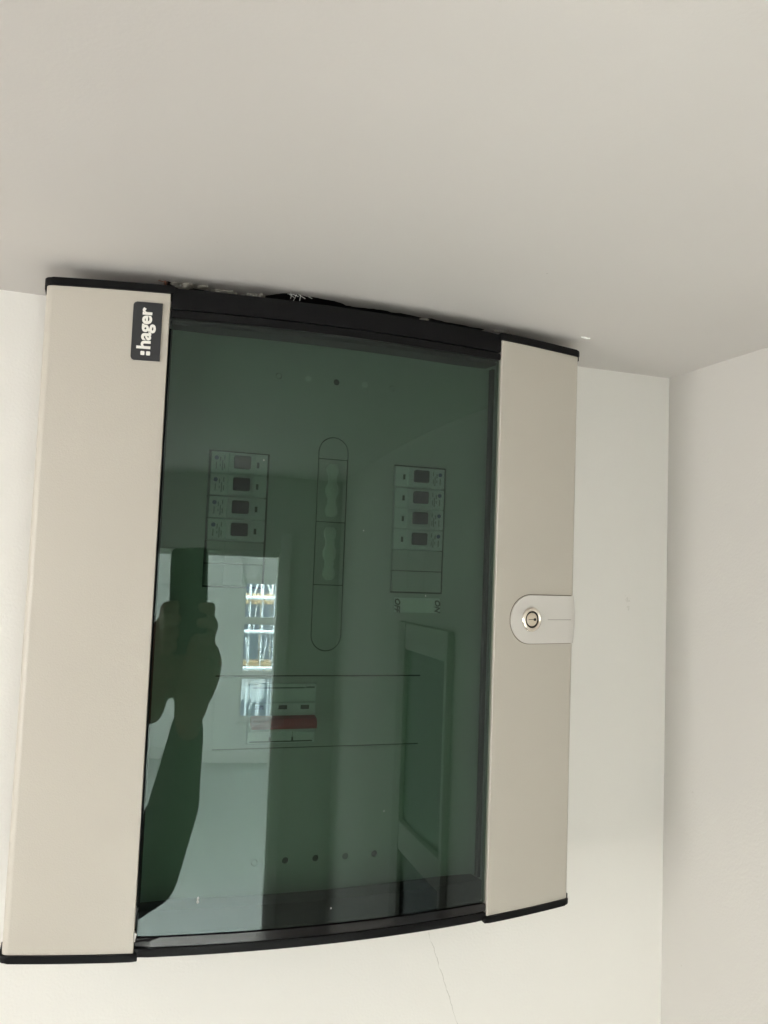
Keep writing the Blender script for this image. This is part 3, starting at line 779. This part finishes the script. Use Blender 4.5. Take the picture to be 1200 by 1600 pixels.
# torso, neck, head, legs
def torso(bm, g=0.):
    for z, rx, ry in ((-.86, .15, .085), (-.93, .165, .105), (-1.02, .155, .108), (-1.12, .145, .10), (-1.22, .145, .10), (-1.32, .155, .105), (-1.40, .150, .10)):
        blob(bm, Vector((BXP, BYP, z)), (rx+g, ry+g, .08+g))
torso(bm)
limb(bm, [(BXP, BYP, -.86), (BXP+.01, BYP+.03, -.73)], [.06, .054])
HC = Vector((BXP+.015, BYP+.045, -.655))
blob(bm, HC+Vector((0, -.005, .012)), (.074, .093, .10)); blob(bm, HC+Vector((.008, .030, -.055)), (.052, .055, .055))
tube(bm, HC+Vector((.012, .088, .005)), HC+Vector((.018, .112, -.030)), .009, 10, .014); blob(bm, HC+Vector((.018, .107, -.030)), (.015, .013, .010))
blob(bm, HC+Vector((.010, .082, -.064)), (.022, .010, .006)); blob(bm, HC+Vector((.010, .082, -.074)), (.020, .010, .006))
for s in (-1, 1): blob(bm, HC+Vector((s*.076, -.004, -.010)), (.010, .018, .030))
for s in (-1, 1):
    hx = BXP+s*.09
    limb(bm, [(hx, BYP, -1.42), (hx+s*.02, BYP+.01, -1.83), (hx+s*.02, BYP-.02, -2.22)], [.088, .056, .040])
    limb(bm, [(hx+s*.02, BYP-.03, -2.265), (hx+s*.03, BYP+.13, -2.272)], [.034, .026])
person = fuse(bm, 'person', M_skin, None, .0036, 2)
tag(person, 'person in dark sweater holding a phone up overhead, reflected in the glass', 'person')
bm = bmesh.new(); torso(bm, .012)
cuffR = RW+(RE-RW)*.06; cuffL = LW+(LE-LW)*.06
limb(bm, [RS+Vector((-.05, 0, -.01)), RS, RE, RE*.5+RW*.5+Vector((.010, 0, -.004)), cuffR], [.07, .066, .070, .067, .047]); limb(bm, [LS+Vector((.05, 0, -.01)), LS, LE, cuffL], [.07, .066, .058, .044])
fuse(bm, 'sweater', M_shirt, person, .007, 5)
bm = bmesh.new()
blob(bm, Vector((BXP, BYP, -1.40)), (.168, .118, .10))
for s in (-1, 1):
    hx = BXP+s*.09; limb(bm, [(hx, BYP, -1.44), (hx+s*.02, BYP+.01, -1.83), (hx+s*.02, BYP-.02, -2.20)], [.098, .070, .058])
fuse(bm, 'trousers', M_jean, person, .009, 5)
bm = bmesh.new(); blob(bm, HC+Vector((-.002, -.022, .030)), (.084, .094, .094)); blob(bm, HC+Vector((0, -.05, -.02)), (.076, .062, .07))
fuse(bm, 'hair', M_hair, person, .008, 3)
for s in (-1, 1):
    bm = bmesh.new(); hx = BXP+s*.11; limb(bm, [(hx, BYP-.045, -2.258), (hx+s*.008, BYP+.06, -2.262), (hx+s*.012, BYP+.14, -2.266)], [.040, .040, .032])
    fuse(bm, 'shoe', M_shoe, person, .008, 3)
